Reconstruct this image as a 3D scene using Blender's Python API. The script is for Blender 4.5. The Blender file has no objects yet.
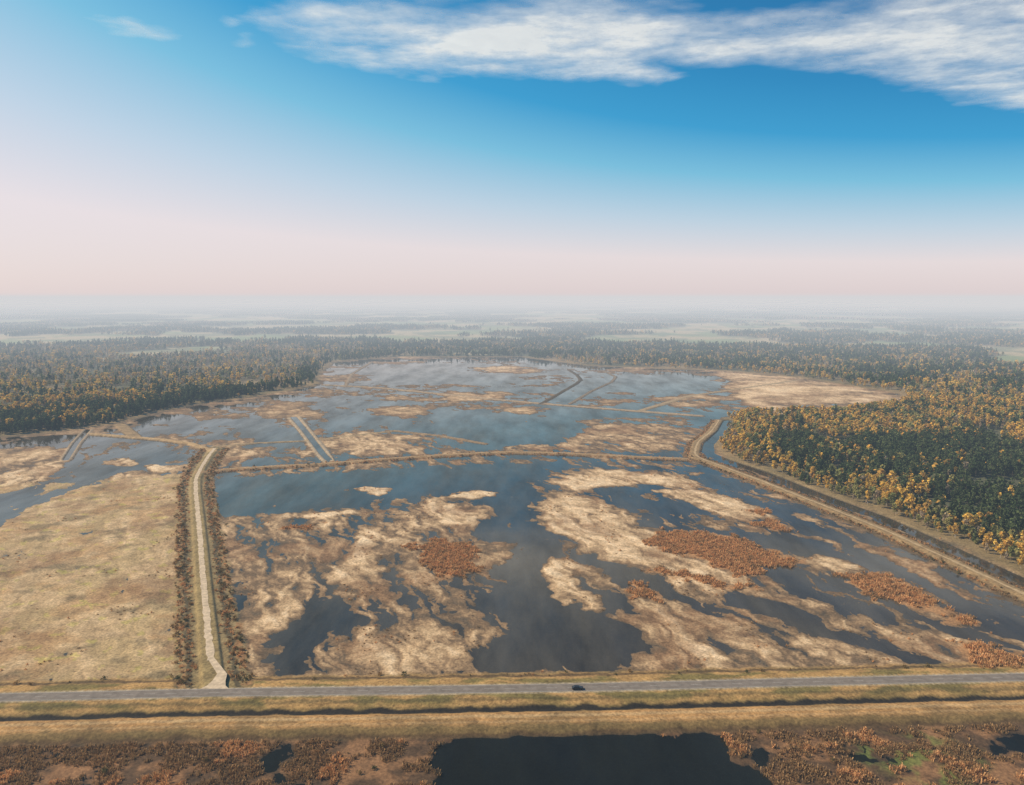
import bpy, math, numpy as np, bmesh
from mathutils import Vector
rng=np.random.default_rng(7)
sc=bpy.context.scene
H=150.0; F=740.0; P=math.radians(7.35)
# ---- survey helper: map-sheet coordinates -> ground metres -------------
def G(u,v,z=0.0):
    x=(u-512)/F; k=-(v-392.5)/F
    dy=math.cos(P)+k*math.sin(P); dz=-math.sin(P)+k*math.cos(P)
    t=(z-H)/dz
    return (x*t,dy*t)
def GP(pts,z=0.0): return np.array([G(u,v,z) for u,v in pts])
def EL(u,v,a,b,rot=0):
    c=math.cos(math.radians(rot)); s=math.sin(math.radians(rot))
    return [(u+a*math.cos(t)*c-b*math.sin(t)*s, v+a*math.cos(t)*s+b*math.sin(t)*c) for t in np.linspace(0,2*math.pi,14)[:-1]]
# ---- noise --------------------------------------------------------------
def _h(ix,iy,seed):
    a=(ix*374761393+iy*668265263+seed*1442695041)&0xffffffff
    a=((a^(a>>13))*1274126177)&0xffffffff
    return (a^(a>>16))&0xffffffff
_ang=np.linspace(0,2*np.pi,256,endpoint=False); _gx=np.cos(_ang); _gy=np.sin(_ang)
def gn(x,y,seed=0):
    x0=np.floor(x); y0=np.floor(y); fx=x-x0; fy=y-y0
    ix=x0.astype(np.int64); iy=y0.astype(np.int64)
    u=fx*fx*fx*(fx*(fx*6-15)+10); v=fy*fy*fy*(fy*(fy*6-15)+10)
    def c(dx,dy):
        k=_h(ix+dx,iy+dy,seed)&255
        return _gx[k]*(fx-dx)+_gy[k]*(fy-dy)
    a=c(0,0)*(1-u)+c(1,0)*u; b=c(0,1)*(1-u)+c(1,1)*u
    return (a*(1-v)+b*v)*1.5
def fbm(x,y,s,o=5,seed=0,g=0.5):
    r=0; a=1; t=0; x=x/s; y=y/s
    for i in range(o):
        r=r+a*gn(x,y,seed+i*17); t+=a; a*=g
        x,y=x*1.62-y*1.18+3.7,x*1.18+y*1.62+1.3
    return r/t*1.35
def ss(a,b,x):
    t=np.clip((x-a)/(b-a),0,1); return t*t*(3-2*t)
def pdist(X,Y,pts,m,closed):
    """distance to polyline / signed distance (inside +) to polygon, limited to margin m"""
    out=np.full(X.shape,-m if closed else m,float)
    k=(X>pts[:,0].min()-m)&(X<pts[:,0].max()+m)&(Y>pts[:,1].min()-m)&(Y<pts[:,1].max()+m)
    if not k.any(): return out
    x=X[k]; y=Y[k]; d=np.full(x.shape,1e18); ins=np.zeros(x.shape,bool)
    n=len(pts)
    for i in range(n if closed else n-1):
        ax,ay=pts[i]; bx,by=pts[(i+1)%n]
        ex=bx-ax; ey=by-ay; L=ex*ex+ey*ey+1e-9
        t=np.clip(((x-ax)*ex+(y-ay)*ey)/L,0,1)
        d=np.minimum(d,(x-ax-t*ex)**2+(y-ay-t*ey)**2)
        if closed:
            c=((ay>y)!=(by>y))
            ins^= c&(x<(bx-ax)*(y-ay)/((by-ay) if by!=ay else 1e-9)+ax)
    d=np.sqrt(d)
    out[k]=np.clip(np.where(ins,d,-d),-m,None) if closed else np.minimum(d,m)
    return out
# ---- layout -------------------------------------------------------------
BASIN=GP([(-500,446),(0,437),(60,432),(110,425),(160,412),(200,404),(260,396),(300,389),(318,385),(322,372),(335,362),(400,357),(520,357),(590,366),(720,371),(800,378),(900,394),(905,402),(830,413),(740,414),(724,418),(718,432),(714,446),(727,461),(800,486),(880,516),(960,548),(1040,583),(1300,700),(1400,1000),(-900,1000),(-900,470)])
LAYERS=[ # target level, softness m, outline
(-.06,25,[(-500,446),(0,437),(160,412),(318,385),(335,362),(520,357),(720,371),(900,394),(830,413),(724,418),(700,458),(510,453),(200,470),(-500,480)]),
(.36,8,[(-900,490),(0,478),(192,474),(188,560),(190,690),(-900,700)]),
(-.28,6,[(-200,520),(-50,502),(30,486),(70,470),(100,456),(140,450),(172,454),(182,461),(150,470),(105,478),(65,493),(25,508),(0,525),(-200,566)]),
(.4,6,[(-200,478),(0,474),(45,466),(70,455),(60,478),(10,492),(-200,510)]),
(.35,8,[(-200,450),(0,448),(60,442),(66,455),(30,464),(-200,472)]),
(-.4,5,EL(40,441,24,4)),(-.4,5,EL(105,437,22,4)),(-.4,6,EL(175,422,22,7)),(.3,8,EL(178,438,25,5)),
(.5,6,EL(170,468,20,4)),(.4,5,EL(120,463,22,3)),(.35,5,EL(60,486,22,3,-15)),
(.3,18,EL(238,449,28,10)),(-.4,16,EL(272,436,24,12)),(.3,18,EL(300,416,30,8)),(.32,22,EL(375,443,55,12)),(.15,20,EL(300,398,60,7)),
(-.36,25,EL(470,420,110,12)),(-.4,25,EL(430,374,95,11)),(-.46,20,EL(530,436,70,12)),(-.3,25,EL(650,384,75,9)),(-.32,20,EL(570,412,60,7)),
(.28,20,EL(440,397,60,4)),(.3,18,EL(505,370,36,4)),(.26,20,EL(630,438,62,13)),(.25,16,EL(400,412,35,5)),(.15,14,EL(350,378,25,4)),(.3,14,EL(520,410,25,3)),
(.42,24,[(730,372),(800,378),(900,394),(905,402),(830,413),(750,414),(740,400),(720,380)]),
(.24,16,EL(690,400,40,6)),(.2,12,EL(560,448,60,4)),
(.05,8,[(204,473),(320,466),(510,456),(692,461),(1040,612),(1040,690),(226,690),(215,600)]),
(-.34,12,[(212,480),(330,472),(480,464),(560,462),(555,490),(500,500),(420,494),(350,502),(300,506),(240,516),(212,512)]),
(-.32,14,[(480,500),(545,500),(540,530),(560,560),(590,590),(612,640),(625,672),(510,674),(480,655),(485,610),(495,570),(475,540)]),
(-.12,16,[(600,478),(690,466),(800,508),(900,552),(1024,610),(1040,658),(930,642),(820,600),(740,560),(650,530),(590,495)]),
(-.36,9,[(585,545),(620,553),(690,586),(760,602),(860,632),(950,656),(930,665),(850,650),(760,622),(700,611),(640,590),(600,565)]),
(-.20,14,[(300,555),(345,585),(372,604),(350,622),(320,652),(270,655),(262,630),(310,600)]),
(.16,14,[(222,530),(290,520),(330,550),(300,615),(262,640),(300,680),(228,686)]),
(.40,12,[(405,514),(440,504),(482,508),(478,528),(440,532),(410,545),(385,562),(388,592),(368,600),(358,582),(365,552),(392,530)]),
(.32,14,[(330,660),(368,612),(430,614),(480,630),(470,656),(400,668),(350,674)]),
(.5,4,[(278,517),(320,519),(360,511),(356,507),(320,515),(280,513)]),
(.6,4,EL(372,491,15,4.5)),
(.46,12,[(535,505),(565,494),(600,506),(640,524),(645,545),(700,560),(730,578),(747,594),(705,600),(650,575),(610,552),(570,540),(545,525)]),
(.32,12,[(630,592),(680,604),(718,625),(700,668),(655,670),(668,635),(640,610)]),
(.62,6,[(556,562),(570,565),(575,580),(590,592),(600,608),(585,612),(570,598),(555,588),(548,574)]),
(.52,9,[(548,482),(570,471),(610,470),(660,474),(702,482),(690,489),(640,482),(600,485),(570,493)]),
(.42,9,[(650,491),(700,488),(740,500),(782,516),(740,520),(690,503)]),
(.26,12,[(722,604),(760,618),(830,638),(925,668),(760,676),(700,672),(722,640)]),
(.14,10,EL(455,560,60,32)),
(.20,10,[(850,618),(900,625),(1000,655),(1040,675),(940,672),(870,640)]),
(.5,4,[(430,500),(470,492),(500,492),(495,497),(460,500),(432,507)]),(.45,4,[(240,622),(262,612),(300,608),(290,618),(250,632)]),
(.5,4,[(690,640),(740,655),(720,668),(695,660)]),(.4,4,[(880,548),(920,566),(955,590),(940,590),(900,570)]),(.3,5,[(820,555),(860,566),(835,570),(800,560)]),
(.5,5,[(330,575),(360,560),(350,540),(375,525),(385,530),(365,550),(370,568),(340,585)])
]
LAYERS=[(a,b,GP(c)) for a,b,c in LAYERS]
REEDS=[[(421,545),(438,538),(480,545),(477,572),(452,580),(432,577),(417,558)],
[(638,542),(665,530),(700,531),(745,538),(770,550),(805,562),(790,570),(740,578),(700,560),(660,552)],
[(840,572),(870,572),(905,582),(955,612),(915,608),(860,596)],
[(625,580),(640,578),(663,592),(655,600),(630,597)],
[(745,522),(770,520),(800,532),(770,530)],EL(760,512,14,3),EL(690,577,50,4,10),EL(735,585,30,4),
[(950,640),(1000,650),(1050,665),(1050,676),(975,668)],EL(955,618,22,5,15),EL(300,528,18,3),EL(410,548,8,4)]
REEDS=[GP(p) for p in REEDS]
FORE_POOL=GP([(425,800),(436,752),(470,740),(560,736),(700,736),(722,742),(738,762),(775,778),(790,800),(760,900),(380,900)])
FORE_REED=[GP(p) for p in [EL(735,752,13,8),EL(838,775,26,8),EL(893,771,18,6),EL(800,752,30,7),EL(840,745,22,6),EL(960,768,30,10)]]
MOSS=[GP(p) for p in [EL(900,752,48,22),EL(960,770,30,16)]]
ROAD=GP([(-500,706),(-60,699),(0,697.5),(215,692.5),(420,690),(600,687),(800,682),(1024,677),(1150,674),(1600,664)],1.5)
D_MAIN=GP([(214,693),(211,660),(207,620),(204,590),(201,550),(198,515),(195.5,490),(196,478),(202,466),(209,455),(215,448)],1.5)
D_CROSS=GP([(199,474),(230,470),(320,465),(400,459),(460,455),(510,453),(560,454),(620,457),(692,460)])
D_RIGHT=GP([(1300,725),(1120,642),(1024,597),(950,562),(880,530),(820,506),(760,482),(715,465),(694,458),(697,444),(712,432),(719,421)])
CANAL=GP([(1300,706),(1120,628),(1024,582),(955,551),(884,519),(824,497),(764,473),(724,460),(707,453),(709,444),(722,432),(728,421)])
D_LEFT=GP([(213,452),(190,444),(160,440),(125,437),(85,434)])
D_C1=GP([(289,418),(301,432),(319,456),(326,463)]); D_C1b=GP([(299,417),(311,432),(327,452),(333,462)]); C_C1=GP([(294,417.5),(306,432),(323,454),(329,460)])
D_C2=GP([(62,460),(72,444),(85,430)]); D_C2b=GP([(70,460),(80,444),(92,430)]); C_C2=GP([(66,460),(76,444),(88,430)])
D_FAR=GP([(325,385),(380,388),(440,394),(500,400),(545,404),(620,410),(700,416)])
D_F2=GP([(541,404),(552,398),(562,392),(576,384),(581,380),(577,375),(569,370)]); D_F3=GP([(570,404),(592,391),(612,382),(616,377),(604,371)])
D_F4=GP([(395,431),(440,436),(485,444)]); D_F5=GP([(120,425),(135,437)])
D_F6=GP([(345,387),(352,374),(372,362)]); D_F7=GP([(640,411),(690,396),(760,386),(800,380)]); D_F8=GP([(214,447),(260,443),(310,441),(395,431)])
# polyline, half top width, height, slope, colour
DIKES=[(D_MAIN,3.2,1.5,2.5,(.28,.20,.085)),(D_CROSS,3.0,1.4,3,(.34,.21,.10)),(D_RIGHT,3.6,1.5,3,(.29,.19,.09)),
(D_LEFT,3,1.3,3,(.44,.29,.14)),(D_C1,1.2,1,2,(.38,.29,.19)),(D_C1b,1.2,1,2,(.38,.29,.19)),(D_C2,.9,1,2,(.34,.25,.16)),(D_C2b,.9,1,2,(.34,.25,.16)),
(D_FAR,3.4,.9,5,(.40,.29,.18)),(D_F2,1.6,.7,3,(.10,.075,.045)),(D_F3,1.2,.7,3,(.24,.18,.12)),(D_F4,2.2,.7,3,(.3,.2,.11)),(D_F5,5,1,3,(.3,.2,.1)),
(D_F6,1.5,.7,3,(.3,.22,.14)),(D_F7,3,.7,4,(.36,.26,.15)),(D_F8,1.8,.7,3,(.34,.24,.13))]
DRY=np.array([[-.6,.035,.036,.032],[-.3,.07,.06,.046],[-.12,.11,.084,.056],[.0,.14,.096,.057],[.12,.20,.128,.07],[.26,.36,.23,.122],[.42,.54,.365,.20],[.6,.71,.50,.295],[.9,.76,.57,.36]])
def roadY(X): return np.interp(X,ROAD[:,0],ROAD[:,1])
def lerp(c,t,k): return c*(1-k[:,None])+np.asarray(t)*k[:,None]
def basin_sd(X,Y): 
    return pdist(X+4*gn(X/30,Y/30,5),Y+4*gn(X/30,Y/30,6),BASIN,120,True)
FIELD1=GP([(585,341),(600,336),(680,334),(715,337),(690,343),(620,344)])
def wood(X,Y):
    """1 = woodland, 0 = open fields (outside the wetland)"""
    R=np.hypot(X,Y)
    n=fbm(X,Y,750,6,91,.62)
    w=ss(.02,.08,n+ss(2700,1900,R)*.6)
    w=w*(1-ss(-60,20,pdist(X,Y,FIELD1,200,True)))
    return w
def terrain(X,Y):
    R=np.hypot(X,Y)
    k=R<2600
    n=len(X); h=np.full(n,1.0); col=np.zeros((n,3))
    # outer land
    w=wood(X,Y); fn=fbm(X,Y,400,4,33)
    land=lerp(np.tile((.42,.34,.20),(n,1)),(.22,.26,.12),ss(-.1,.2,fn))
    land=lerp(land,(.13,.165,.09),ss(0,.25,fbm(X,Y,220,4,34,.6))*.7)
    forest=lerp(np.tile((.10,.10,.055),(n,1)),(.26,.19,.10),ss(-.1,.35,fbm(X,Y,260,4,41)))
    forest=lerp(forest,(.11,.145,.12),ss(3500,9000,R)*.7)  # distance haze painted into the colour: far forest floor shifts to teal
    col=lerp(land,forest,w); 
    # wetland
    x=X[k];y=Y[k];r=R[k]
    a=4+.015*r
    w1=fbm(x,y,38,5,1,.6)*1.3; w2=fbm(x,y,38,5,2,.6)*1.3
    wx=x+a*w1; wy=y+a*w2
    T=np.zeros(len(x))
    for t,s,p in LAYERS:
        m=ss(-s,s,pdist(wx,wy,p,s*1.01,True)); T=T*(1-m)+t*m
    far=ss(650,1000,r)
    # silt streaks combed along the old river flow
    sa=(x+9*w1)*.42-(y+9*w2)*.9; sb=(x+9*w1)*.9+(y+9*w2)*.42
    st1=fbm(sa/5,sb,11.5,4,14,.55); st2=fbm(sa/3.8,sb,5.2,4,24,.6)
    hh=T+.30*fbm(x,y,42,6,11,.6)*(1-far*.0)+.50*fbm(x*.8,y,130,6,12,.6)*(.22+far*.78)
    hh+=(.42*st1+.20*st2)*(1-far*.5)+far*.24*fbm(x*.6,y,55,5,26,.6)
    hc=hh+.20*fbm(x,y,8,5,19,.68)+.20*st2*(1-far)+.12*fbm(x,y,28,5,20,.6)
    c=np.stack([np.interp(hc,DRY[:,0],DRY[:,i+1]) for i in range(3)],1)
    # vegetation tints
    lb=ss(-10,10,pdist(x,y,GP([(-900,500),(0,486),(190,474),(186,560),(186,700),(-900,710)]),20,True))
    gnz=fbm(x,y,30,5,51)
    c=lerp(c,(.48,.33,.17),lb*ss(-.2,.1,hh)*.65)
    c=lerp(c,(.38,.27,.12),lb*ss(-.05,.3,gnz)*.45)
    c=lerp(c,(.41,.235,.10),lb*ss(.0,.35,fbm(x,y,38,6,52,.6))*.6)
    c=lerp(c,(.18,.135,.07),lb*ss(.15,.42,fbm(x,y,24,6,55,.6))*.7)
    c=lerp(c,(.45,.38,.09),lb*ss(.36,.46,fbm(x,y,9,4,53))*.5)
    c=lerp(c,(.22,.11,.05),ss(.0,.4,fbm(x,y,50,6,54,.6))*ss(0,.15,hh)*.5)
    rd=np.zeros(len(x))
    for p in REEDS:
        rd=np.maximum(rd,ss(-2,3,pdist(wx,wy,p,20,True)-2+9*fbm(x,y,9,5,141,.6)))
    c=lerp(c,(.42,.22,.095),rd*.85); hh=hh*(1-rd)+rd*np.maximum(hh,.25)
    z=np.clip(hh*.7,-.5,.6)
    # front strip
    s=y-roadY(x); j=fbm(x,y,9,4,71)*1.6; sj=s+j
    # foreground marsh
    fh=.16+.5*fbm(x,y,26,6,72,.6)
    pl=ss(-2.5,2.5,pdist(x+.7*(wx-x),y+.7*(wy-y),FORE_POOL,20,True)+3*fbm(x,y,7,4,77,.6)); fh=fh*(1-pl)-.6*pl
    for p in FORE_REED: 
        m=ss(-2,2,pdist(wx,wy,p,10,True)); fh=fh*(1-m)+.4*m
    fc=np.tile((.10,.058,.03),(len(x),1))
    fc=lerp(fc,(.25,.13,.06),ss(-.1,.3,fbm(x,y,14,5,73)))
    fc=lerp(fc,(.016,.019,.016),ss(.12,-.08,fh))
    for p in MOSS: fc=lerp(fc,(.14,.17,.04),ss(-6,6,pdist(wx,wy,p,20,True))*ss(-.15,.2,fbm(x,y,10,4,74))*.8)
    fk=ss(-27,-29.5,s+j); c=lerp(c,fc,fk); z=z*(1-fk)+np.clip(fh*.7,-.5,.5)*fk
    # verge bands
    b=ss(16,12,sj)*ss(-30,-28,sj)
    vc=np.tile((.40,.235,.085),(len(x),1)); gz=fbm(x*.35,y,7,5,75)
    vc=lerp(vc,(.17,.14,.042),ss(-.15,.25,gz)*ss(11,8,sj)*ss(-10,-7,sj))
    vc=lerp(vc,(.19,.135,.045),ss(-.1,.3,gz)*.6)
    lv=ss(-14,-16,sj); vc=lerp(vc,(.43,.23,.085),lv*.8)
    vc=lerp(vc,(.21,.13,.05),lv*ss(-.05,.3,fbm(x*.5,y,16,5,78,.62))*.7)
    vc=lerp(vc,(.15,.105,.04),lv*ss(-22,-25,sj)*.8)
    vc=lerp(vc,(.13,.11,.04),ss(-9,-11,sj)*ss(-14,-12.5,sj)*.6)
    vc=lerp(vc,(.08,.045,.022),ss(1.4,.5,np.abs(sj+28.2))*.7)
    vc=lerp(vc,(.50,.34,.17),ss(1.3,.5,np.abs(s+18.5+j*.3))*.6)
    vc=lerp(vc,(.50,.34,.17),ss(.8,.3,np.abs(s+22+j*.3))*.35)
    vc=lerp(vc,(.022,.018,.013),ss(2.2,1.2,np.abs(sj+12.5)))
    vc=lerp(vc,(.10,.08,.035),ss(1.2,.4,np.abs(sj+7))*.6)
    vc=lerp(vc,(.38,.30,.2),ss(4.0,3.3,np.abs(s)))
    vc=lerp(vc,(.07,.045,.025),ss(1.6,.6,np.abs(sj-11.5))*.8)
    c=lerp(c,vc,b)
    zz=np.interp(s,[-31,-28,-25.5,-16.5,-14.3,-13.2,-12,-10,-6,6,11,15],[.2,.4,1.4,1.4,.3,.06,.06,.6,1.5,1.5,.5,.3])
    z=z*(1-b)+zz*b
    # dikes
    for p,hw,ht,sl,cc in DIKES:
        d=pdist(x,y,p,40,False)
        if p is D_MAIN:
            dj=d+fbm(x,y,8,3,82)*2
            m=ss(15,12.5,dj)*(s>4); 
            c=lerp(c,(.26,.19,.085),m*.8); c=lerp(c,(.06,.05,.03),ss(1.8,.8,np.abs(dj-8.5))*m*.8)
            c=lerp(c,(.30,.16,.07),m*ss(9.5,11,dj)*ss(-.1,.2,fbm(x,y,7,4,83)))
            z=z*(1-m)+.35*m
        if p is D_RIGHT:
            dj=d+fbm(x,y,8,3,82)*2; m=ss(12,8,dj); c=lerp(c,(.15,.10,.05),m*.85); z=z*(1-m)+.3*m
        m=ss(hw+sl,hw,d+ (fbm(x,y,6,3,81)*1.2))
        c=lerp(c,cc,m); q_=d<hw+sl+1.5; z[q_]=np.maximum(z[q_],ht*ss(hw+sl,hw,d[q_])-.25*ss(hw,hw+sl,d[q_]))
    # edge to dry land
    sd=basin_sd(x,y); e=ss(6,-6,sd)
    land_c=lerp(col[k],(.30,.2,.09),ss(-40,0,sd)*.6)
    z=z*(1-e)+1.0*e; c=lerp(c,land_c,e)
    for p,wd in ((CANAL,4.2),(C_C1,2.4),(C_C2,1.6)):
        d=pdist(x,y,p,40,False)
        m=ss(wd+1.5,wd,d); z=z*(1-m)-.6*m; c=lerp(c,(.02,.03,.03),m)
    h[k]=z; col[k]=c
    return h,col
# ---- materials ----------------------------------------------------------
def mat(name):
    m=bpy.data.materials.new(name); m.use_nodes=True; nt=m.node_tree; nt.nodes.clear()
    return m,nt,nt.nodes,nt.links
def noise(N,L,vec,scale,detail=5,rough=.6):
    n=N.new('ShaderNodeTexNoise'); n.inputs['Scale'].default_value=scale; n.inputs['Detail'].default_value=detail; n.inputs['Roughness'].default_value=rough
    L.new(vec,n.inputs['Vector']); return n.outputs['Fac']
def mapr(N,L,v,a,b,c,d):
    n=N.new('ShaderNodeMapRange'); L.new(v,n.inputs[0])
    for i,q in enumerate((a,b,c,d)): n.inputs[i+1].default_value=q
    return n.outputs[0]
def mul(N,L,a,b,op='MULTIPLY'):
    n=N.new('ShaderNodeMath'); n.operation=op
    for i,q in enumerate((a,b)):
        if isinstance(q,(int,float)): n.inputs[i].default_value=q
        else: L.new(q,n.inputs[i])
    return n.outputs[0]
def vscale(N,L,c,f):
    n=N.new('ShaderNodeVectorMath'); n.operation='SCALE'; L.new(c,n.inputs[0])
    if isinstance(f,(int,float)): n.inputs['Scale'].default_value=f
    else: L.new(f,n.inputs['Scale'])
    return n.outputs[0]
def ground_mat():
    m,nt,N,L=mat('ground_soil')
    o=N.new('ShaderNodeOutputMaterial'); b=N.new('ShaderNodeBsdfPrincipled'); L.new(b.outputs[0],o.inputs[0])
    at=N.new('ShaderNodeAttribute'); at.attribute_name='soil'
    tc=N.new('ShaderNodeTexCoord'); v=tc.outputs['Object']
    f1=mapr(N,L,noise(N,L,v,.9,6,.7),.3,.7,.5,1.45); f2=mapr(N,L,noise(N,L,v,.12,6,.65),.3,.7,.7,1.28)
    f3=mapr(N,L,noise(N,L,v,.35,3,.5),.60,.68,1,.72)
    L.new(vscale(N,L,at.outputs['Color'],mul(N,L,mul(N,L,f1,f2),f3)),b.inputs['Base Color'])
    b.inputs['Roughness'].default_value=.9; b.inputs['Specular IOR Level'].default_value=.2
    bp=N.new('ShaderNodeBump'); bp.inputs['Distance'].default_value=.5; bp.inputs['Strength'].default_value=.5
    L.new(noise(N,L,v,.7,6,.7),bp.inputs['Height']); L.new(bp.outputs[0],b.inputs['Normal'])
    return m
def water_mat(name,murk,amount,lo=.7,hi=1.2):
    m,nt,N,L=mat(name)
    o=N.new('ShaderNodeOutputMaterial'); mx=N.new('ShaderNodeMixShader'); fr=N.new('ShaderNodeFresnel'); fr.inputs[0].default_value=1.34
    t=N.new('ShaderNodeBsdfTransparent'); t.inputs[0].default_value=(.78,.78,.72,1)
    g=N.new('ShaderNodeBsdfGlossy'); g.inputs[0].default_value=(1,.96,.90,1)
    tc=N.new('ShaderNodeTexCoord'); v=tc.outputs['Object']
    L.new(mapr(N,L,noise(N,L,v,.012,4),.35,.65,.03,.10),g.inputs['Roughness'])
    # suspended silt: clouds of murk drawn out by the current
    mp_=N.new('ShaderNodeMapping'); L.new(v,mp_.inputs[0]); mp_.inputs['Rotation'].default_value=(0,0,.42); mp_.inputs['Scale'].default_value=(1,.28,1)
    sn=mapr(N,L,noise(N,L,mp_.outputs[0],.035,8,.68),.3,.7,.3,1.8)
    df=N.new('ShaderNodeBsdfDiffuse'); rgb=N.new('ShaderNodeRGB'); rgb.outputs[0].default_value=(*murk,1); L.new(vscale(N,L,rgb.outputs[0],sn),df.inputs[0])
    bd=N.new('ShaderNodeMixShader'); bd.inputs[0].default_value=amount; L.new(t.outputs[0],bd.inputs[1]); L.new(df.outputs[0],bd.inputs[2])
    cl=N.new('ShaderNodeMath'); cl.operation='MULTIPLY'; cl.use_clamp=True; L.new(fr.outputs[0],cl.inputs[0])
    L.new(mapr(N,L,noise(N,L,mp_.outputs[0],.03,6,.65),.35,.65,lo,hi),cl.inputs[1])
    L.new(cl.outputs[0],mx.inputs[0])
    L.new(bd.outputs[0],mx.inputs[1]); L.new(g.outputs[0],mx.inputs[2]); L.new(mx.outputs[0],o.inputs[0]); return m
def simple(name,c,rough=.85,var=.3,scale=1.5,rand=0,alt=None,transl=0,shade=False):
    m,nt,N,L=mat(name)
    o=N.new('ShaderNodeOutputMaterial'); b=N.new('ShaderNodeBsdfPrincipled')
    tc=N.new('ShaderNodeTexCoord'); v=tc.outputs['Object']
    f=mapr(N,L,noise(N,L,v,scale,4),.3,.7,1-var,1+var)
    rgb=N.new('ShaderNodeRGB'); rgb.outputs[0].default_value=(*c,1); src=rgb.outputs[0]
    if alt is not None:
        oi=N.new('ShaderNodeObjectInfo'); mc=N.new('ShaderNodeMix'); mc.data_type='RGBA'
        L.new(oi.outputs['Random'],mc.inputs[0]); L.new(src,mc.inputs[6]); mc.inputs[7].default_value=(*alt,1); src=mc.outputs[2]
    if shade:
        at=N.new('ShaderNodeAttribute'); at.attribute_name='shade'; f=mul(N,L,f,at.outputs['Fac'])
    L.new(vscale(N,L,src,f),b.inputs['Base Color'])
    b.inputs['Roughness'].default_value=rough; b.inputs['Specular IOR Level'].default_value=.2
    if transl:
        t=N.new('ShaderNodeBsdfTranslucent'); L.new(vscale(N,L,src,f),t.inputs[0]); mx=N.new('ShaderNodeMixShader'); mx.inputs[0].default_value=transl
        L.new(b.outputs[0],mx.inputs[1]); L.new(t.outputs[0],mx.inputs[2]); L.new(mx.outputs[0],o.inputs[0])
    else: L.new(b.outputs[0],o.inputs[0])
    return m
def add_obj(name,me,coll=None):
    ob=bpy.data.objects.new(name,me); (coll or sc.collection).objects.link(ob); return ob
def fastmesh(name,V,Q,mats,midx=None,col=None,colname='soil',shade=None,smooth=False):
    me=bpy.data.meshes.new(name); V=np.asarray(V,np.float32); Q=np.asarray(Q,np.int32); k=Q.shape[1]
    me.vertices.add(len(V)); me.vertices.foreach_set('co',V.ravel())
    me.loops.add(Q.size); me.loops.foreach_set('vertex_index',Q.ravel())
    me.polygons.add(len(Q)); me.polygons.foreach_set('loop_start',np.arange(0,Q.size,k,dtype=np.int32))
    for m in mats: me.materials.append(m)
    me.update(calc_edges=True)
    if midx is not None: me.polygons.foreach_set('material_index',np.asarray(midx,np.int32))
    me.polygons.foreach_set('use_smooth',np.full(len(Q),smooth))
    if col is not None:
        a=me.color_attributes.new(colname,'FLOAT_COLOR','POINT'); a.data.foreach_set('color',np.concatenate([col,np.ones((len(col),1))],1).astype(np.float32).ravel())
    if shade is not None:
        a=me.attributes.new('shade','FLOAT','POINT'); a.data.foreach_set('value',np.asarray(shade,np.float32))
    return me
# ---- ground -------------------------------------------------------------
ang=np.radians(np.concatenate([np.arange(-180,-40,5),np.linspace(-40,40,1150),np.arange(45,181,5)]))
dep=np.concatenate([np.array([89,80,70,60,52,46]),np.arange(42,17,-.08),np.arange(17,3.5,-.045),np.geomspace(3.5,.08,110)])
rad=H/np.tan(np.radians(dep))
A,Rr=np.meshgrid(ang,rad); X=(Rr*np.sin(A)).ravel(); Y=(Rr*np.cos(A)).ravel()
Z,C=terrain(X,Y)
nr,nc=Rr.shape; i=np.arange(nr*nc).reshape(nr,nc)
Q=np.stack([i[:-1,:-1],i[:-1,1:],i[1:,1:],i[1:,:-1]],-1).reshape(-1,4)[:, ::-1]
GM=ground_mat()
add_obj('ground',fastmesh('ground',np.stack([X,Y,Z],1),Q,[GM],col=C,smooth=True))
# flooded basins and the peat pool in the foreground are two separate water sheets
yl=float(roadY(np.array([0.0]))[0])-5
me=bpy.data.meshes.new('water'); me.from_pydata([(-1600,yl,.004),(1600,yl,.004),(1600,2500,.004),(-1600,2500,.004)],[],[(0,1,2,3)]); me.materials.append(water_mat('silty_shallow_water',(.08,.068,.05),.64,.5,1.1)); add_obj('water',me)
me=bpy.data.meshes.new('water_pool'); me.from_pydata([(-1600,-100,.004),(1600,-100,.004),(1600,yl,.004),(-1600,yl,.004)],[],[(0,1,2,3)]); me.materials.append(water_mat('peaty_water',(.014,.015,.010),.5,.3,.75)); add_obj('water_pool',me)
# ---- roads --------------------------------------------------------------
def resample(p,step):
    d=np.r_[0,np.cumsum(np.hypot(*np.diff(p,axis=0).T))]; t=np.arange(0,d[-1],step)
    q=np.stack([np.interp(t,d,p[:,0]),np.interp(t,d,p[:,1])],1)
    return q
def smoothpl(p,step,k=9):
    q=resample(p,step); 
    if len(q)>k*2:
        w=np.ones(k)/k; e=k//2
        qq=q.copy()
        for c in range(2): qq[e:-e,c]=np.convolve(q[:,c],w,'valid')
        q=qq
    return q
def ribbon(name,p,w,z,m,step=4,off=0,rag=0,smooth=9):
    q=smoothpl(p,step,smooth); t=np.gradient(q,axis=0); t/=np.linalg.norm(t,axis=1)[:,None]; nn=np.stack([-t[:,1],t[:,0]],1)
    r1=w/2+rag*rng.normal(size=len(q)); r2=w/2+rag*rng.normal(size=len(q))
    a=q+nn*(off+r1)[:,None]; b=q+nn*(off-r2)[:,None]
    V=np.concatenate([np.c_[a,np.full(len(q),z)],np.c_[b,np.full(len(q),z)]]); n=len(q); k=np.arange(n-1)
    return add_obj(name,fastmesh(name,V,np.stack([k,k+n,k+n+1,k+1],1),[m],smooth=True))
asph=simple('asphalt',(.20,.165,.135),.85,.22,.4); grav=simple('pale_gravel',(.56,.43,.29),.95,.28,.5); white=simple('worn_white_paint',(.50,.47,.42),.7,.2,3)
ribbon('asphalt_road',ROAD,5.6,1.54,asph,step=4)
ribbon('dirt_road',D_MAIN[1:],3.0,1.57,grav,step=3,rag=.22,smooth=7)
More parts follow.
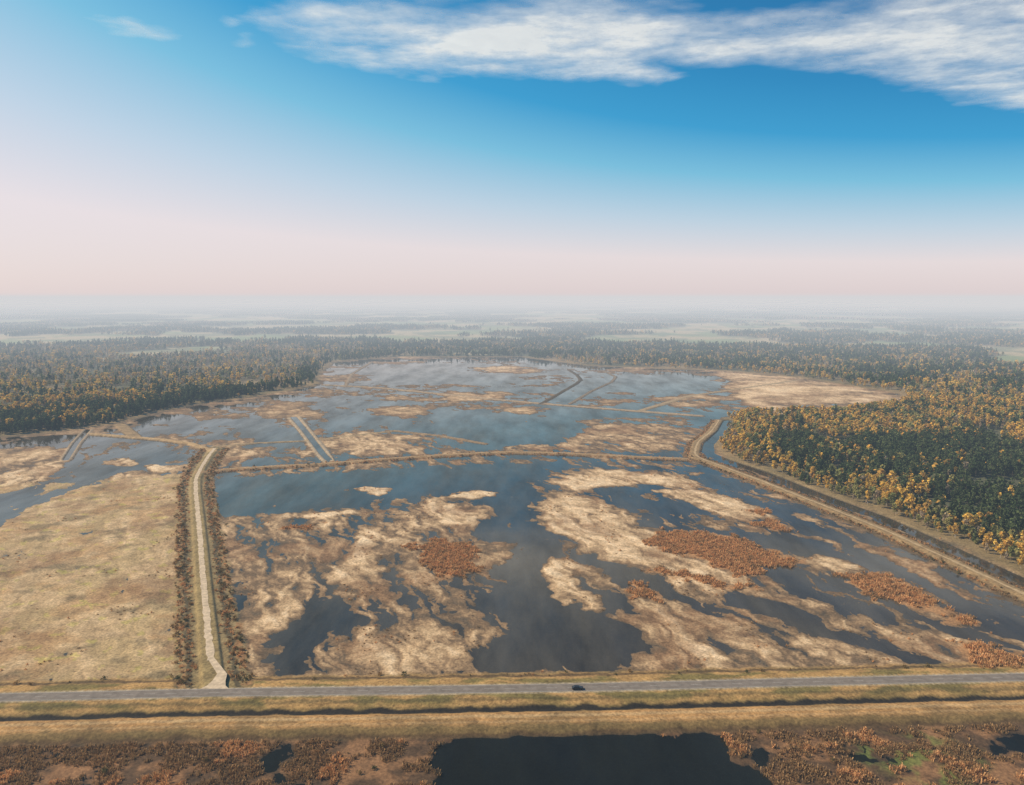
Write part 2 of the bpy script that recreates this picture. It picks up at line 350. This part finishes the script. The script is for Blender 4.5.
jx,jy=G(213.5,690,1.5)
dm=resample(D_MAIN,2)
top=dm[np.argmin(np.abs(dm[:,1]-(jy+26)))]
ja=[(jx-5.5,roadY(jx)+2.7),(jx+5.5,roadY(jx)+2.7),(jx+3.4,roadY(jx)+5),(jx+2.0,roadY(jx)+8.5),(jx+.6,roadY(jx)+14),(top[0]+1.5,top[1]),(top[0]-1.5,top[1]),(jx-3.4,roadY(jx)+14),(jx-3.2,roadY(jx)+8.5),(jx-3.8,roadY(jx)+5)]
me=bpy.data.meshes.new('road_junction'); me.from_pydata([(a,b,1.562) for a,b in ja],[],[tuple(range(10))]); me.materials.append(grav); add_obj('road_junction',me)
track=simple('sandy_track',(.44,.31,.17),.95,.25,.4)
ribbon('dirt_track',D_CROSS[1:],1.8,1.47,track,step=5,rag=.3)
ribbon('dirt_track',D_RIGHT,1.9,1.56,track,step=5,rag=.3)
ribbon('edge_line',ROAD,.12,1.546,white,off=2.55); ribbon('edge_line',ROAD,.12,1.546,white,off=-2.55)
q=smoothpl(ROAD,4,9); V=[];Fc=[]
for k in range(0,len(q)-1,2):
    a=q[k];b=q[k+1]; d=(b-a)/np.linalg.norm(b-a); n_=np.array([-d[1],d[0]])*.05
    s0=len(V); V+= [(*(a+n_),1.547),(*(a-n_),1.547),(*(b-n_),1.547),(*(b+n_),1.547)]; Fc.append((s0,s0+1,s0+2,s0+3))
add_obj('centre_line',fastmesh('centre_line',V,Fc,[white]))
# ---- vegetation prototypes ---------------------------------------------
bark=simple('bark',(.13,.10,.075),.9,.3,4); bbark=simple('birch_bark',(.45,.42,.38),.8,.4,5)
mp=simple('pine_needles',(.055,.085,.032),.8,.3,.3,alt=(.13,.16,.06),shade=True,transl=.25)
my=simple('autumn_birch_leaves',(.80,.56,.12),.8,.25,.3,alt=(.58,.36,.10),shade=True,transl=.35)
mb=simple('bare_twigs',(.44,.34,.23),.9,.3,.3,alt=(.50,.38,.24),shade=True,transl=.25)
mo=simple('olive_leaves',(.26,.27,.09),.8,.3,.3,alt=(.42,.36,.13),shade=True,transl=.3)
mr=simple('dry_reeds',(.72,.41,.185),.9,.3,.3,alt=(.56,.31,.135),shade=True,transl=.3)
mr2=simple('brown_reeds',(.30,.18,.085),.9,.3,.3,alt=(.44,.27,.125),shade=True,transl=.3)
msh=simple('shrub_leaves',(.12,.12,.045),.8,.3,.3,alt=(.36,.20,.07),shade=True,transl=.3)
def cards(c,size,shade,flat=.0):
    n=len(c); a=rng.normal(size=(n,3)); a[:,2]*=1-flat; a/=np.linalg.norm(a,axis=1)[:,None]
    b=np.cross(a,rng.normal(size=(n,3))); b/=np.linalg.norm(b,axis=1)[:,None]
    s=(size*rng.uniform(.6,1.35,n))[:,None]; s2=s*rng.uniform(.5,1,n)[:,None]
    V=np.stack([c-a*s,c-b*s2*.8,c+a*s,c+b*s2],1).reshape(-1,3); Q=np.arange(4*n).reshape(n,4)
    return V,Q,np.repeat(shade,4)
def tube(p0,p1,r0,r1,k=5):
    p0=np.array(p0,float);p1=np.array(p1,float); d=p1-p0; d/=np.linalg.norm(d)
    a=np.cross(d,(0.3,1,.2)); a/=np.linalg.norm(a); b=np.cross(d,a); t=np.arange(k)*2*np.pi/k
    ring=np.cos(t)[:,None]*a+np.sin(t)[:,None]*b
    V=np.concatenate([p0+ring*r0,p1+ring*r1]); i=np.arange(k)
    return V,np.stack([i,(i+1)%k,(i+1)%k+k,i+k],1)
class MB:
    def __init__(s): s.V=[];s.Q=[];s.M=[];s.S=[];s.n=0
    def add(s,V,Q,m,sh=None):
        s.V.append(V);s.Q.append(Q+s.n);s.M.append(np.full(len(Q),m));s.S.append(np.ones(len(V)) if sh is None else sh);s.n+=len(V)
    def mesh(s,name,mats): return fastmesh(name,np.concatenate(s.V),np.concatenate(s.Q),mats,midx=np.concatenate(s.M),shade=np.concatenate(s.S))
def tree(kind,ht,n,size,trunk=True):
    b=MB(); bend=rng.normal(0,.3,2)
    if trunk:
        mid=(bend[0],bend[1],ht*.5); b.add(*tube((0,0,-.3),mid,ht*.014,ht*.01),0); b.add(*tube(mid,(bend[0]*.6,bend[1]*.6,ht*.95),ht*.01,ht*.003),0)
    if kind=='pine':
        zlo=rng.uniform(.3,.45); ncl=16; zc=np.sort(rng.uniform(zlo,.97,ncl)); rr=(1-((zc-zlo)/(1-zlo))**1.6)*ht*.17+.3
        th=rng.uniform(0,6.28,ncl); cl=np.stack([np.cos(th)*rr*.75,np.sin(th)*rr*.75,zc*ht],1); rad=rr*.45+.35
    elif kind=='spruce':
        ncl=20; zc=np.linspace(.12,.97,ncl); rr=(1-zc)*ht*.22+.15; th=np.arange(ncl)*2.4; cl=np.stack([np.cos(th)*rr*.6,np.sin(th)*rr*.6,zc*ht],1); rad=rr*.5+.3
    elif kind=='shrub':
        ncl=9; th=rng.uniform(0,6.28,ncl); rr=rng.uniform(0,.7,ncl)*ht; cl=np.stack([np.cos(th)*rr,np.sin(th)*rr,rng.uniform(.15,.7,ncl)*ht],1); rad=rng.uniform(.15,.34,ncl)*ht
    else:
        ncl=15; th=rng.uniform(0,6.28,ncl); zc=rng.uniform(.35,.95,ncl); rr=np.sin(np.clip((zc-.25)/.75,0,1)*np.pi)**.7*ht*.2*rng.uniform(.4,1.1,ncl)
        cl=np.stack([np.cos(th)*rr,np.sin(th)*rr,zc*ht],1); rad=np.full(ncl,ht*.085)
    csh=rng.uniform(.55,1.35,len(cl))
    if trunk:
        for k in range(0,len(cl),2):
            b.add(*tube((bend[0]*.7,bend[1]*.7,max(.3,cl[k,2]-ht*.1)),cl[k]+.01,ht*.005,ht*.0015,3),0)
    w=rad**2; pk=rng.choice(len(cl),n,p=w/w.sum()); d=rng.normal(size=(n,3)); d/=np.linalg.norm(d,axis=1)[:,None]; d*=rng.uniform(.3,1,n)[:,None]**.5
    if kind in('pine','spruce'): d[:,2]*=.55
    c=cl[pk]+d*rad[pk][:,None]; cv,cq,cs=cards(c,size,csh[pk]*rng.uniform(.8,1.2,n)); b.add(cv,cq,1,cs)
    return b
def tuft(ht,n,spread):
    b=MB(); x=rng.normal(0,spread*.5,(n,2)); l=rng.normal(0,.25*ht,(n,2)); hh=ht*rng.uniform(.55,1.1,n); th=rng.uniform(0,3.14,n); w=.11*rng.uniform(.7,1.6,n)
    dx=np.stack([np.cos(th)*w,np.sin(th)*w],1)
    p0=np.c_[x-dx,np.full(n,-.1)];p1=np.c_[x+dx,np.full(n,-.1)];p2=np.c_[x+l+dx*1.6,hh];p3=np.c_[x+l-dx*1.6,hh]
    b.add(np.stack([p0,p1,p2,p3],1).reshape(-1,3),np.arange(4*n).reshape(n,4),0,np.repeat(rng.uniform(.6,1.4,n),4)); return b
def proto_coll(name,items):
    c=bpy.data.collections.new(name)
    for k,(nm,me) in enumerate(items):
        ob=bpy.data.objects.new('%s_%02d'%(nm,k),me); c.objects.link(ob)
    return c
def scatter(name,coll,P3,idx,rot,scl):
    me=bpy.data.meshes.new(name); me.vertices.add(len(P3)); me.vertices.foreach_set('co',np.asarray(P3,np.float32).ravel())
    for nm,ty,arr in (('idx','INT',idx),('rotz','FLOAT',rot),('scl','FLOAT',scl)):
        a=me.attributes.new(nm,ty,'POINT'); a.data.foreach_set('value',np.asarray(arr,np.int32 if ty=='INT' else np.float32))
    ob=add_obj(name,me)
    ng=bpy.data.node_groups.new(name+'_scatter','GeometryNodeTree'); ng.interface.new_socket('Geometry',in_out='INPUT',socket_type='NodeSocketGeometry'); ng.interface.new_socket('Geometry',in_out='OUTPUT',socket_type='NodeSocketGeometry')
    N=ng.nodes;L=ng.links; gi=N.new('NodeGroupInput');go=N.new('NodeGroupOutput'); ip=N.new('GeometryNodeInstanceOnPoints'); ci=N.new('GeometryNodeCollectionInfo')
    ci.inputs['Collection'].default_value=coll; ci.inputs['Separate Children'].default_value=True; ci.inputs['Reset Children'].default_value=True
    def na(nm,ty):
        a=N.new('GeometryNodeInputNamedAttribute'); a.data_type=ty; a.inputs['Name'].default_value=nm; return a.outputs['Attribute']
    cx=N.new('ShaderNodeCombineXYZ'); L.new(na('rotz','FLOAT'),cx.inputs[2])
    L.new(gi.outputs[0],ip.inputs['Points']); L.new(ci.outputs[0],ip.inputs['Instance']); ip.inputs['Pick Instance'].default_value=True
    L.new(na('idx','INT'),ip.inputs['Instance Index']); L.new(cx.outputs[0],ip.inputs['Rotation']); L.new(na('scl','FLOAT'),ip.inputs['Scale'])
    L.new(ip.outputs[0],go.inputs[0]); md=ob.modifiers.new('scatter','NODES'); md.node_group=ng
    return ob
def jgrid(x0,x1,y0,y1,c):
    gx,gy=np.meshgrid(np.arange(x0,x1,c),np.arange(y0,y1,c)); gx=gx.ravel()+rng.uniform(-.5,.5,gx.size)*c*1.1; gy=gy.ravel()+rng.uniform(-.5,.5,gy.size)*c*1.1
    return gx,gy
def treeset(tag,n,size,trunk=True):
    L_=[]
    for k in range(3): L_.append(('a%s_pine_tree'%tag,tree('pine',rng.uniform(14,18),n,size,trunk).mesh('pine',[bark,mp])))
    for k in range(2): L_.append(('b%s_spruce_tree'%tag,tree('spruce',rng.uniform(13,17),n,size,trunk).mesh('spruce',[bark,mp])))
    for k in range(3): L_.append(('c%s_birch_tree'%tag,tree('birch',rng.uniform(11,15),n,size*.9,trunk).mesh('birch',[bbark,my])))
    for k in range(2): L_.append(('d%s_bare_tree'%tag,tree('bare',rng.uniform(10,14),int(n*.7),size*.7,trunk).mesh('bare',[bark,mb])))
    L_.append(('e%s_alder_tree'%tag,tree('birch',12,n,size,trunk).mesh('alder',[bark,mo])))
    L_.append(('e%s_alder_tree'%tag,tree('birch',10,n,size,trunk).mesh('alder',[bark,mo])))
    return L_
near=proto_coll('trees_near',treeset('n',230,.85)); mid=proto_coll('trees_mid',treeset('m',45,1.8,True))
PINE=GP([(730,452),(780,440),(830,446),(860,440),(1000,448),(1300,455),(1400,600),(1100,590),(1000,545),(930,528),(860,500),(790,478)])
ORNG=GP([(715,412),(900,400),(1040,395),(1300,400),(1300,450),(1000,446),(860,438),(800,436),(735,450)])
LEFTY=GP([(-300,425),(0,420),(100,405),(200,395),(290,384),(330,360),(300,345),(0,350),(-400,355)])
def species(x,y):
    R=np.hypot(x,y)
    n=fbm(x,y,110,5,101,.6)+.28*rng.normal(size=len(x))
    bias=np.zeros(len(x))-.02
    p=ss(-20,20,pdist(x,y,PINE,30,True)); bias=bias*(1-p)+.22*p
    p=ss(-20,20,pdist(x,y,ORNG,30,True)); bias=bias*(1-p)-.36*p
    pl=ss(-40,40,pdist(x,y,LEFTY,50,True)); bias=bias*(1-pl)-.38*pl
    sd=basin_sd(x,y); bias=bias+ .45*ss(-60,-25,sd)*(x<100)-.50*ss(-50,-16,sd)*(x>100)
    v=n+bias; u=rng.random(len(x))
    con=v>0.02; yb=.55-.38*ss(900,1900,R)*(x<300)-.32*ss(1400,2200,R)*(x>=300)
    return np.where(con,rng.integers(0,5,len(x)),np.where(u<yb,rng.integers(5,8,len(x)),np.where(u<.70,rng.integers(8,10,len(x)),rng.integers(10,12,len(x)))))
def woods(name,coll,c,r0,r1,amax=41,smin=.55,smax=1.15):
    x,y=jgrid(-r1*.7,r1*.7,r0*.7,r1,c); R=np.hypot(x,y); k=(R>r0)&(R<r1)&(np.abs(np.degrees(np.arctan2(x,y)))<amax); x=x[k];y=y[k]
    w=wood(x,y); sd=basin_sd(x,y); k=(sd<-4-4*rng.random(len(x)))&(w>.5)&(rng.random(len(x))<.93)&(pdist(x,y,CANAL,12,False)>8)
    x=x[k];y=y[k]
    g=fbm(x,y,60,4,111); k=g>-.30+.12*(np.hypot(x,y)>1100)*(x<300); x=x[k];y=y[k]
    idx=species(x,y); s=rng.uniform(smin,smax,len(x))*(1-.35*ss(-25,-5,basin_sd(x,y)))
    scatter(name,coll,np.c_[x,y,np.full(len(x),1.0)],idx,rng.uniform(0,6.28,len(x)),s); return len(x)
print('near trees',woods('mixed_forest',near,5.0,330,1250))
print('mid trees',woods('mixed_forest',mid,9,1250,4300))
def stand(kind):
    b=MB()
    for k in range(60):
        x,y=rng.uniform(-60,60,2); t=tree(kind if rng.random()<.75 else 'birch',rng.uniform(10,15),7,4.0,False)
        m=1 if rng.random()<.3 else 0
        V=np.concatenate(t.V)+(x,y,0); b.add(V,np.concatenate(t.Q),m,np.concatenate(t.S))
    return b
st=[('forest_stand',stand('pine').mesh('stand',[mp,mo])) for _ in range(3)]+[('forest_stand_z',stand('birch').mesh('stand',[mb,mp])) for _ in range(2)]
sto=proto_coll('stands',st)
x,y=jgrid(-10000,10000,3000,13000,100); R=np.hypot(x,y); k=(R>4250)&(R<13000)&(np.abs(np.degrees(np.arctan2(x,y)))<41); x=x[k];y=y[k]; k=wood(x,y)>.5; x=x[k];y=y[k]
scatter('distant_forest',sto,np.c_[x,y,np.full(len(x),1.0)],np.where(fbm(x,y,500,3,131)>.0,rng.integers(0,3,len(x)),rng.integers(3,5,len(x))),rng.uniform(0,6.28,len(x)),rng.uniform(.7,.95,len(x)))
# reeds
rp=proto_coll('reeds',[('reed_tuft',tuft(1.9,26,1.5).mesh('reed',[mr])) for _ in range(4)]+[('reed_tuft_z',tuft(1.5,24,1.5).mesh('reed',[mr2])) for _ in range(4)])
px=[];py=[];pi=[];ps=[]
for p in REEDS+FORE_REED:
    x,y=jgrid(p[:,0].min()-8,p[:,0].max()+8,p[:,1].min()-8,p[:,1].max()+8,1.5)
    d=pdist(x,y,p,30,True)-2+12*fbm(x,y,10,5,141,.62); k=d>0.5; px.append(x[k]);py.append(y[k]);pi.append(np.where(rng.random(k.sum())<.8,rng.integers(0,4,k.sum()),rng.integers(4,8,k.sum())));ps.append(rng.uniform(.3,.9,k.sum()))
x,y=jgrid(-230,230,150,330,1.4); s=y-roadY(x); g=fbm(x,y,14,4,142); k=(s<-30)&((g>-.05)|(x<-60)&(g>-.3)); x=x[k];y=y[k]; z,_=terrain(x,y); k=z>.03; x=x[k];y=y[k]
px.append(x);py.append(y);pi.append(np.where(fbm(x,y,22,3,143)>.3,rng.integers(0,4,len(x)),rng.integers(4,8,len(x))));ps.append(rng.uniform(.25,.8,len(x)))
x,y=jgrid(-450,480,262,620,4.0); g=fbm(x,y,25,5,144,.6); k=(g>.28+.12*(x<-130))&(y-roadY(x)>8); x=x[k];y=y[k]; z,_=terrain(x,y); k=(z>.0)&(z<.55); x=x[k];y=y[k]
px.append(x);py.append(y);pi.append(rng.integers(2,8,len(x)));ps.append(rng.uniform(.2,.42,len(x)))
for L_,o0,o1,c,sides in ((D_MAIN,6,13,1.5,(-1,1)),(D_CROSS,4,7,2.5,(-1,1)),(D_RIGHT,5,9,2.2,(-1,1))):
    q=resample(L_,c); t=np.gradient(q,axis=0); t/=np.linalg.norm(t,axis=1)[:,None]; nn=np.stack([-t[:,1],t[:,0]],1)
    for sg in sides:
        for rep in range(2):
            o=rng.uniform(o0,o1,len(q)); a=q+nn*(sg*o)[:,None]+rng.normal(0,.6,q.shape); k=(rng.random(len(q))<.8)&(a[:,1]>roadY(a[:,0])+8); a=a[k]
            px.append(a[:,0]);py.append(a[:,1]);pi.append(rng.integers(0,8,len(a)));ps.append(rng.uniform(.25,.65,len(a)))
px=np.concatenate(px);py=np.concatenate(py);pi=np.concatenate(pi);ps=np.concatenate(ps); z,_=terrain(px,py)
k=(pdist(px,py,D_MAIN,9,False)>4.5)&(pdist(px,py,CANAL,9,False)>6)&(z>-.12); px,py,pi,ps,z=px[k],py[k],pi[k],ps[k],z[k]
print('reeds',len(px)); scatter('reed_bed',rp,np.c_[px,py,np.maximum(z,-.1)],pi,rng.uniform(0,6.28,len(px)),ps)
# shrubs
sp=proto_coll('shrubs',[('shrub',tree('shrub',2.6,120,.28).mesh('shrub',[bark,msh])) for _ in range(6)])
sx=[];sy=[]
for L_,o,sd_,dn in ((D_MAIN,12.0,1.0,1.9),(D_MAIN,8.8,.5,4.5),(D_RIGHT,7.5,1,4),(D_CROSS,6,1,9)):
    q=resample(L_,dn); t=np.gradient(q,axis=0); t/=np.linalg.norm(t,axis=1)[:,None]; nn=np.stack([-t[:,1],t[:,0]],1)
    for sg in(-1,1):
        a=q+nn*(sg*(o+rng.normal(0,sd_,len(q))))[:,None]+rng.normal(0,1,q.shape); k=(fbm(a[:,0]+sg*50,a[:,1],12,3,151)>-.1)&(a[:,1]>roadY(a[:,0])+9); sx.append(a[k,0]);sy.append(a[k,1])
x,y=jgrid(-260,260,200,262,9); k=(y-roadY(x)<-30)&(fbm(x,y,20,3,152)>.2); sx.append(x[k]);sy.append(y[k])
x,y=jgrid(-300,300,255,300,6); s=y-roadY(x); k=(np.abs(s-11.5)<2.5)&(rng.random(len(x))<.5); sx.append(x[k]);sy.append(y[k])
sx=np.concatenate(sx);sy=np.concatenate(sy); z,_=terrain(sx,sy); k=(z>-.0)&(pdist(sx,sy,CANAL,9,False)>6)&(pdist(sx,sy,D_MAIN,9,False)>6); sx,sy,z=sx[k],sy[k],z[k]
scatter('shrub_row',sp,np.c_[sx,sy,z],rng.integers(0,6,len(sx)),rng.uniform(0,6.28,len(sx)),rng.uniform(.2,.85,len(sx)))
# ---- car ----------------------------------------------------------------
def build_car(loc,yaw,color):
    e=bpy.data.objects.new('car',None); sc.collection.objects.link(e); e.location=loc; e.rotation_euler=(0,0,yaw)
    paint=simple('car_paint',color,.3,.05,1); glass=simple('car_glass',(.02,.025,.03),.1,.05,1); rub=simple('tyre_rubber',(.02,.02,.02),.8,.1,3)
    def prof(nm,pts,w0,w1,m,bev):
        bm=bmesh.new(); n=len(pts); zs=[p[1] for p in pts]; z0=min(zs);z1=max(zs)
        L_=[bm.verts.new((p[0],-(w0+(w1-w0)*(p[1]-z0)/(z1-z0)),p[1])) for p in pts]; R_=[bm.verts.new((p[0],(w0+(w1-w0)*(p[1]-z0)/(z1-z0)),p[1])) for p in pts]
        bm.faces.new(L_); bm.faces.new(R_[::-1])
        for k in range(n): bm.faces.new((L_[k],R_[k],R_[(k+1)%n],L_[(k+1)%n]))
        bmesh.ops.recalc_face_normals(bm,faces=bm.faces)
        if bev: bmesh.ops.bevel(bm,geom=bm.edges[:],offset=bev,segments=2,affect='EDGES')
        me=bpy.data.meshes.new(nm); bm.to_mesh(me); bm.free(); me.materials.append(m); o=add_obj(nm,me); o.parent=e; return o
    prof('body',[(-2.2,.35),(-2.25,.7),(-2.1,.95),(-1.2,.98),(1.0,.95),(2.0,.8),(2.2,.6),(2.15,.32)],.88,.84,paint,.06)
    prof('window_band',[(-1.85,.94),(-1.35,1.36),(.35,1.36),(1.05,.94)],.78,.64,glass,.04)
    prof('roof',[(-1.4,1.35),(-1.2,1.45),(.1,1.45),(.42,1.35)],.67,.6,paint,.03)
    for k,(wx_,wy_) in enumerate(((-1.35,.8),(-1.35,-.8),(1.35,.8),(1.35,-.8))):
        bm=bmesh.new(); bmesh.ops.create_cone(bm,cap_ends=True,segments=18,radius1=.33,radius2=.33,depth=.22); bmesh.ops.bevel(bm,geom=bm.edges[:],offset=.02,affect='EDGES')
        me=bpy.data.meshes.new('wheel'); bm.to_mesh(me); bm.free(); me.materials.append(rub); o=add_obj('wheel_%d'%(k+1),me); o.rotation_euler=(math.pi/2,0,0); o.location=(wx_,wy_,.33); o.parent=e
cx_,_=G(578,691,1.5); sl=(roadY(cx_+5)-roadY(cx_-5))/10
build_car((cx_,roadY(cx_)-1.4,1.54),math.atan(sl),(.03,.035,.04))
# ---- clouds -------------------------------------------------------------
CZ=2500.0
gx=np.arange(-9500,11500,35.0); gy=np.arange(4200,15500,35.0); XX,YY=np.meshgrid(gx,gy); cx=XX.ravel(); cy=YY.ravel()
wx=cx+420*fbm(cx,cy,1500,5,201,.6); wy=cy+520*fbm(cx,cy,1500,5,202,.6)
CL=[(1.0,420,[(248,14),(300,20),(360,10),(430,14),(470,20),(520,5),(560,-20),(600,-30),(640,5),(700,25),(690,45),(640,60),(665,80),(600,80),(540,80),(470,76),(400,68),(350,55),(300,36)]),
(.85,440,[(640,45),(700,35),(760,18),(820,10),(900,-10),(1100,-30),(1150,60),(1100,120),(1024,108),(975,104),(965,88),(900,78),(830,66),(760,60),(690,62)]),
(.6,240,EL(113,28,26,8,15)),(.5,200,EL(206,15,12,6)),(.4,200,EL(240,38,12,5)),(.6,350,[(560,-40),(640,-40),(700,10),(640,20)]),(.6,400,[(330,-40),(520,-30),(450,6),(340,8)])]
dn=np.zeros(len(cx))
for t,s,p in CL:
    dn=np.maximum(dn,t*ss(-s,s*1.3,pdist(wx,wy,GP(p,CZ),s*2,True)))
nz=fbm(cx*.7+cy*.3,cy*1.3,1100,6,205,.6); dn=dn*np.clip(.8+.8*nz,0,1.2)
m,nt,N,L=mat('cloud_vapour'); o=N.new('ShaderNodeOutputMaterial'); at=N.new('ShaderNodeAttribute'); at.attribute_name='shade'
tc=N.new('ShaderNodeTexCoord'); f=mapr(N,L,noise(N,L,tc.outputs['Object'],.0022,10,.68),.3,.7,-.38,.38)
a=mapr(N,L,mul(N,L,at.outputs['Fac'],mul(N,L,f,1.0,'ADD')),.08,.95,0,.9)
df=N.new('ShaderNodeBsdfDiffuse'); df.inputs[0].default_value=(.95,.95,.95,1); tl=N.new('ShaderNodeBsdfTranslucent'); tl.inputs[0].default_value=(.92,.95,.98,1)
m1=N.new('ShaderNodeMixShader'); m1.inputs[0].default_value=.68; L.new(df.outputs[0],m1.inputs[1]); L.new(tl.outputs[0],m1.inputs[2])
tr=N.new('ShaderNodeBsdfTransparent'); m2=N.new('ShaderNodeMixShader'); L.new(a,m2.inputs[0]); L.new(tr.outputs[0],m2.inputs[1]); L.new(m1.outputs[0],m2.inputs[2]); L.new(m2.outputs[0],o.inputs[0])
nr,nc=XX.shape; i=np.arange(nr*nc).reshape(nr,nc); Q=np.stack([i[:-1,:-1],i[:-1,1:],i[1:,1:],i[1:,:-1]],-1).reshape(-1,4)
keep=(dn[Q].max(1)>.01); Q=Q[keep]
add_obj('cloud',fastmesh('cloud',np.stack([cx,cy,CZ+20*nz],1),Q,[m],shade=dn,smooth=True))
# ---- atmosphere: thin local haze, and a denser haze bank over the far woods
def haze(name,sg,Li,size,loc):
    sg=np.array(sg); Li=np.array(Li)
    m,nt,N,L=mat(name+'_air'); o=N.new('ShaderNodeOutputMaterial'); va=N.new('ShaderNodeVolumeAbsorption'); va.inputs['Density'].default_value=float(sg.max()); va.inputs['Color'].default_value=(*(1-sg/sg.max()),1)
    em=N.new('ShaderNodeEmission'); e=sg*Li; em.inputs['Color'].default_value=(*(e/e.max()),1); em.inputs['Strength'].default_value=float(e.max()); ad=N.new('ShaderNodeAddShader'); L.new(va.outputs[0],ad.inputs[0]); L.new(em.outputs[0],ad.inputs[1]); L.new(ad.outputs[0],o.inputs['Volume'])  # emission makes the haze glow, standing in for scattered sky light
    bm=bmesh.new(); bmesh.ops.create_cube(bm,size=1); me=bpy.data.meshes.new(name); bm.to_mesh(me); bm.free(); me.materials.append(m); hz=add_obj(name,me); hz.scale=size; hz.location=loc
LH=(.665,.665,.68)
haze('atmosphere_haze',(.8e-4,1.0e-4,1.2e-4),LH,(180000,180000,170),(0,0,75))
haze('distant_haze',(2.1e-4,2.35e-4,2.55e-4),LH,(170000,88000,167),(0,1250+44000,74.8))
# ---- light --------------------------------------------------------------
EL_=math.radians(41); AZ=math.radians(-78)
w=bpy.data.worlds.new('World'); sc.world=w; w.use_nodes=True; N=w.node_tree.nodes; L=w.node_tree.links; N.clear()
sky=N.new('ShaderNodeTexSky'); sky.sky_type='NISHITA'; sky.sun_disc=False; sky.sun_elevation=EL_; sky.sun_rotation=AZ; sky.altitude=100; sky.air_density=1.0; sky.dust_density=1.2; sky.ozone_density=3
tc=N.new('ShaderNodeTexCoord'); sx_=N.new('ShaderNodeSeparateXYZ'); L.new(tc.outputs['Generated'],sx_.inputs[0])
xx=mul(N,L,mul(N,L,sx_.outputs[0],2.2),2.6,'ADD'); t=mul(N,L,mul(N,L,xx,sx_.outputs[2]),1/1.4)
cr=N.new('ShaderNodeValToRGB'); L.new(t,cr.inputs[0])
def lin(c): return [((v/255)/12.92 if v/255<.04045 else ((v/255+.055)/1.055)**2.4) for v in c]
st_=[(0,(230,214,215)),(.15,(236,222,224)),(.3,(194,212,227)),(.48,(118,192,222)),(.65,(36,156,208)),(.85,(8,134,190)),(1.3,(6,98,156))]
while len(cr.color_ramp.elements)<len(st_): cr.color_ramp.elements.new(.5)
for e_,(p_,c_) in zip(cr.color_ramp.elements,st_): e_.position=p_/1.4; 
for e_,(p_,c_) in zip(cr.color_ramp.elements,st_): e_.color=(*lin(c_),1)
va_=N.new('ShaderNodeVectorMath'); va_.operation='ADD'; L.new(vscale(N,L,sky.outputs[0],.2),va_.inputs[0]); L.new(vscale(N,L,cr.outputs[0],8.5),va_.inputs[1])
bg=N.new('ShaderNodeBackground'); bg.inputs['Strength'].default_value=.1; L.new(va_.outputs[0],bg.inputs[0]); wo=N.new('ShaderNodeOutputWorld'); L.new(bg.outputs[0],wo.inputs[0])
sd=bpy.data.lights.new('sun','SUN'); sd.energy=5; sd.angle=math.radians(.53); sd.color=(1,.86,.64); so=bpy.data.objects.new('sun',sd); sc.collection.objects.link(so)
dv=Vector((math.sin(AZ)*math.cos(EL_),math.cos(AZ)*math.cos(EL_),math.sin(EL_))); so.rotation_euler=dv.to_track_quat('Z','Y').to_euler(); so.location=(-100,0,300)
cd=bpy.data.cameras.new('camera'); cd.lens=F/1024*36; cd.sensor_width=36; cd.clip_start=1; cd.clip_end=300000; co=bpy.data.objects.new('camera',cd); sc.collection.objects.link(co); co.location=(0,0,H); co.rotation_euler=(math.pi/2-P,0,0); sc.camera=co
sc.view_settings.view_transform='Standard'; sc.view_settings.look='None'; sc.view_settings.exposure=0
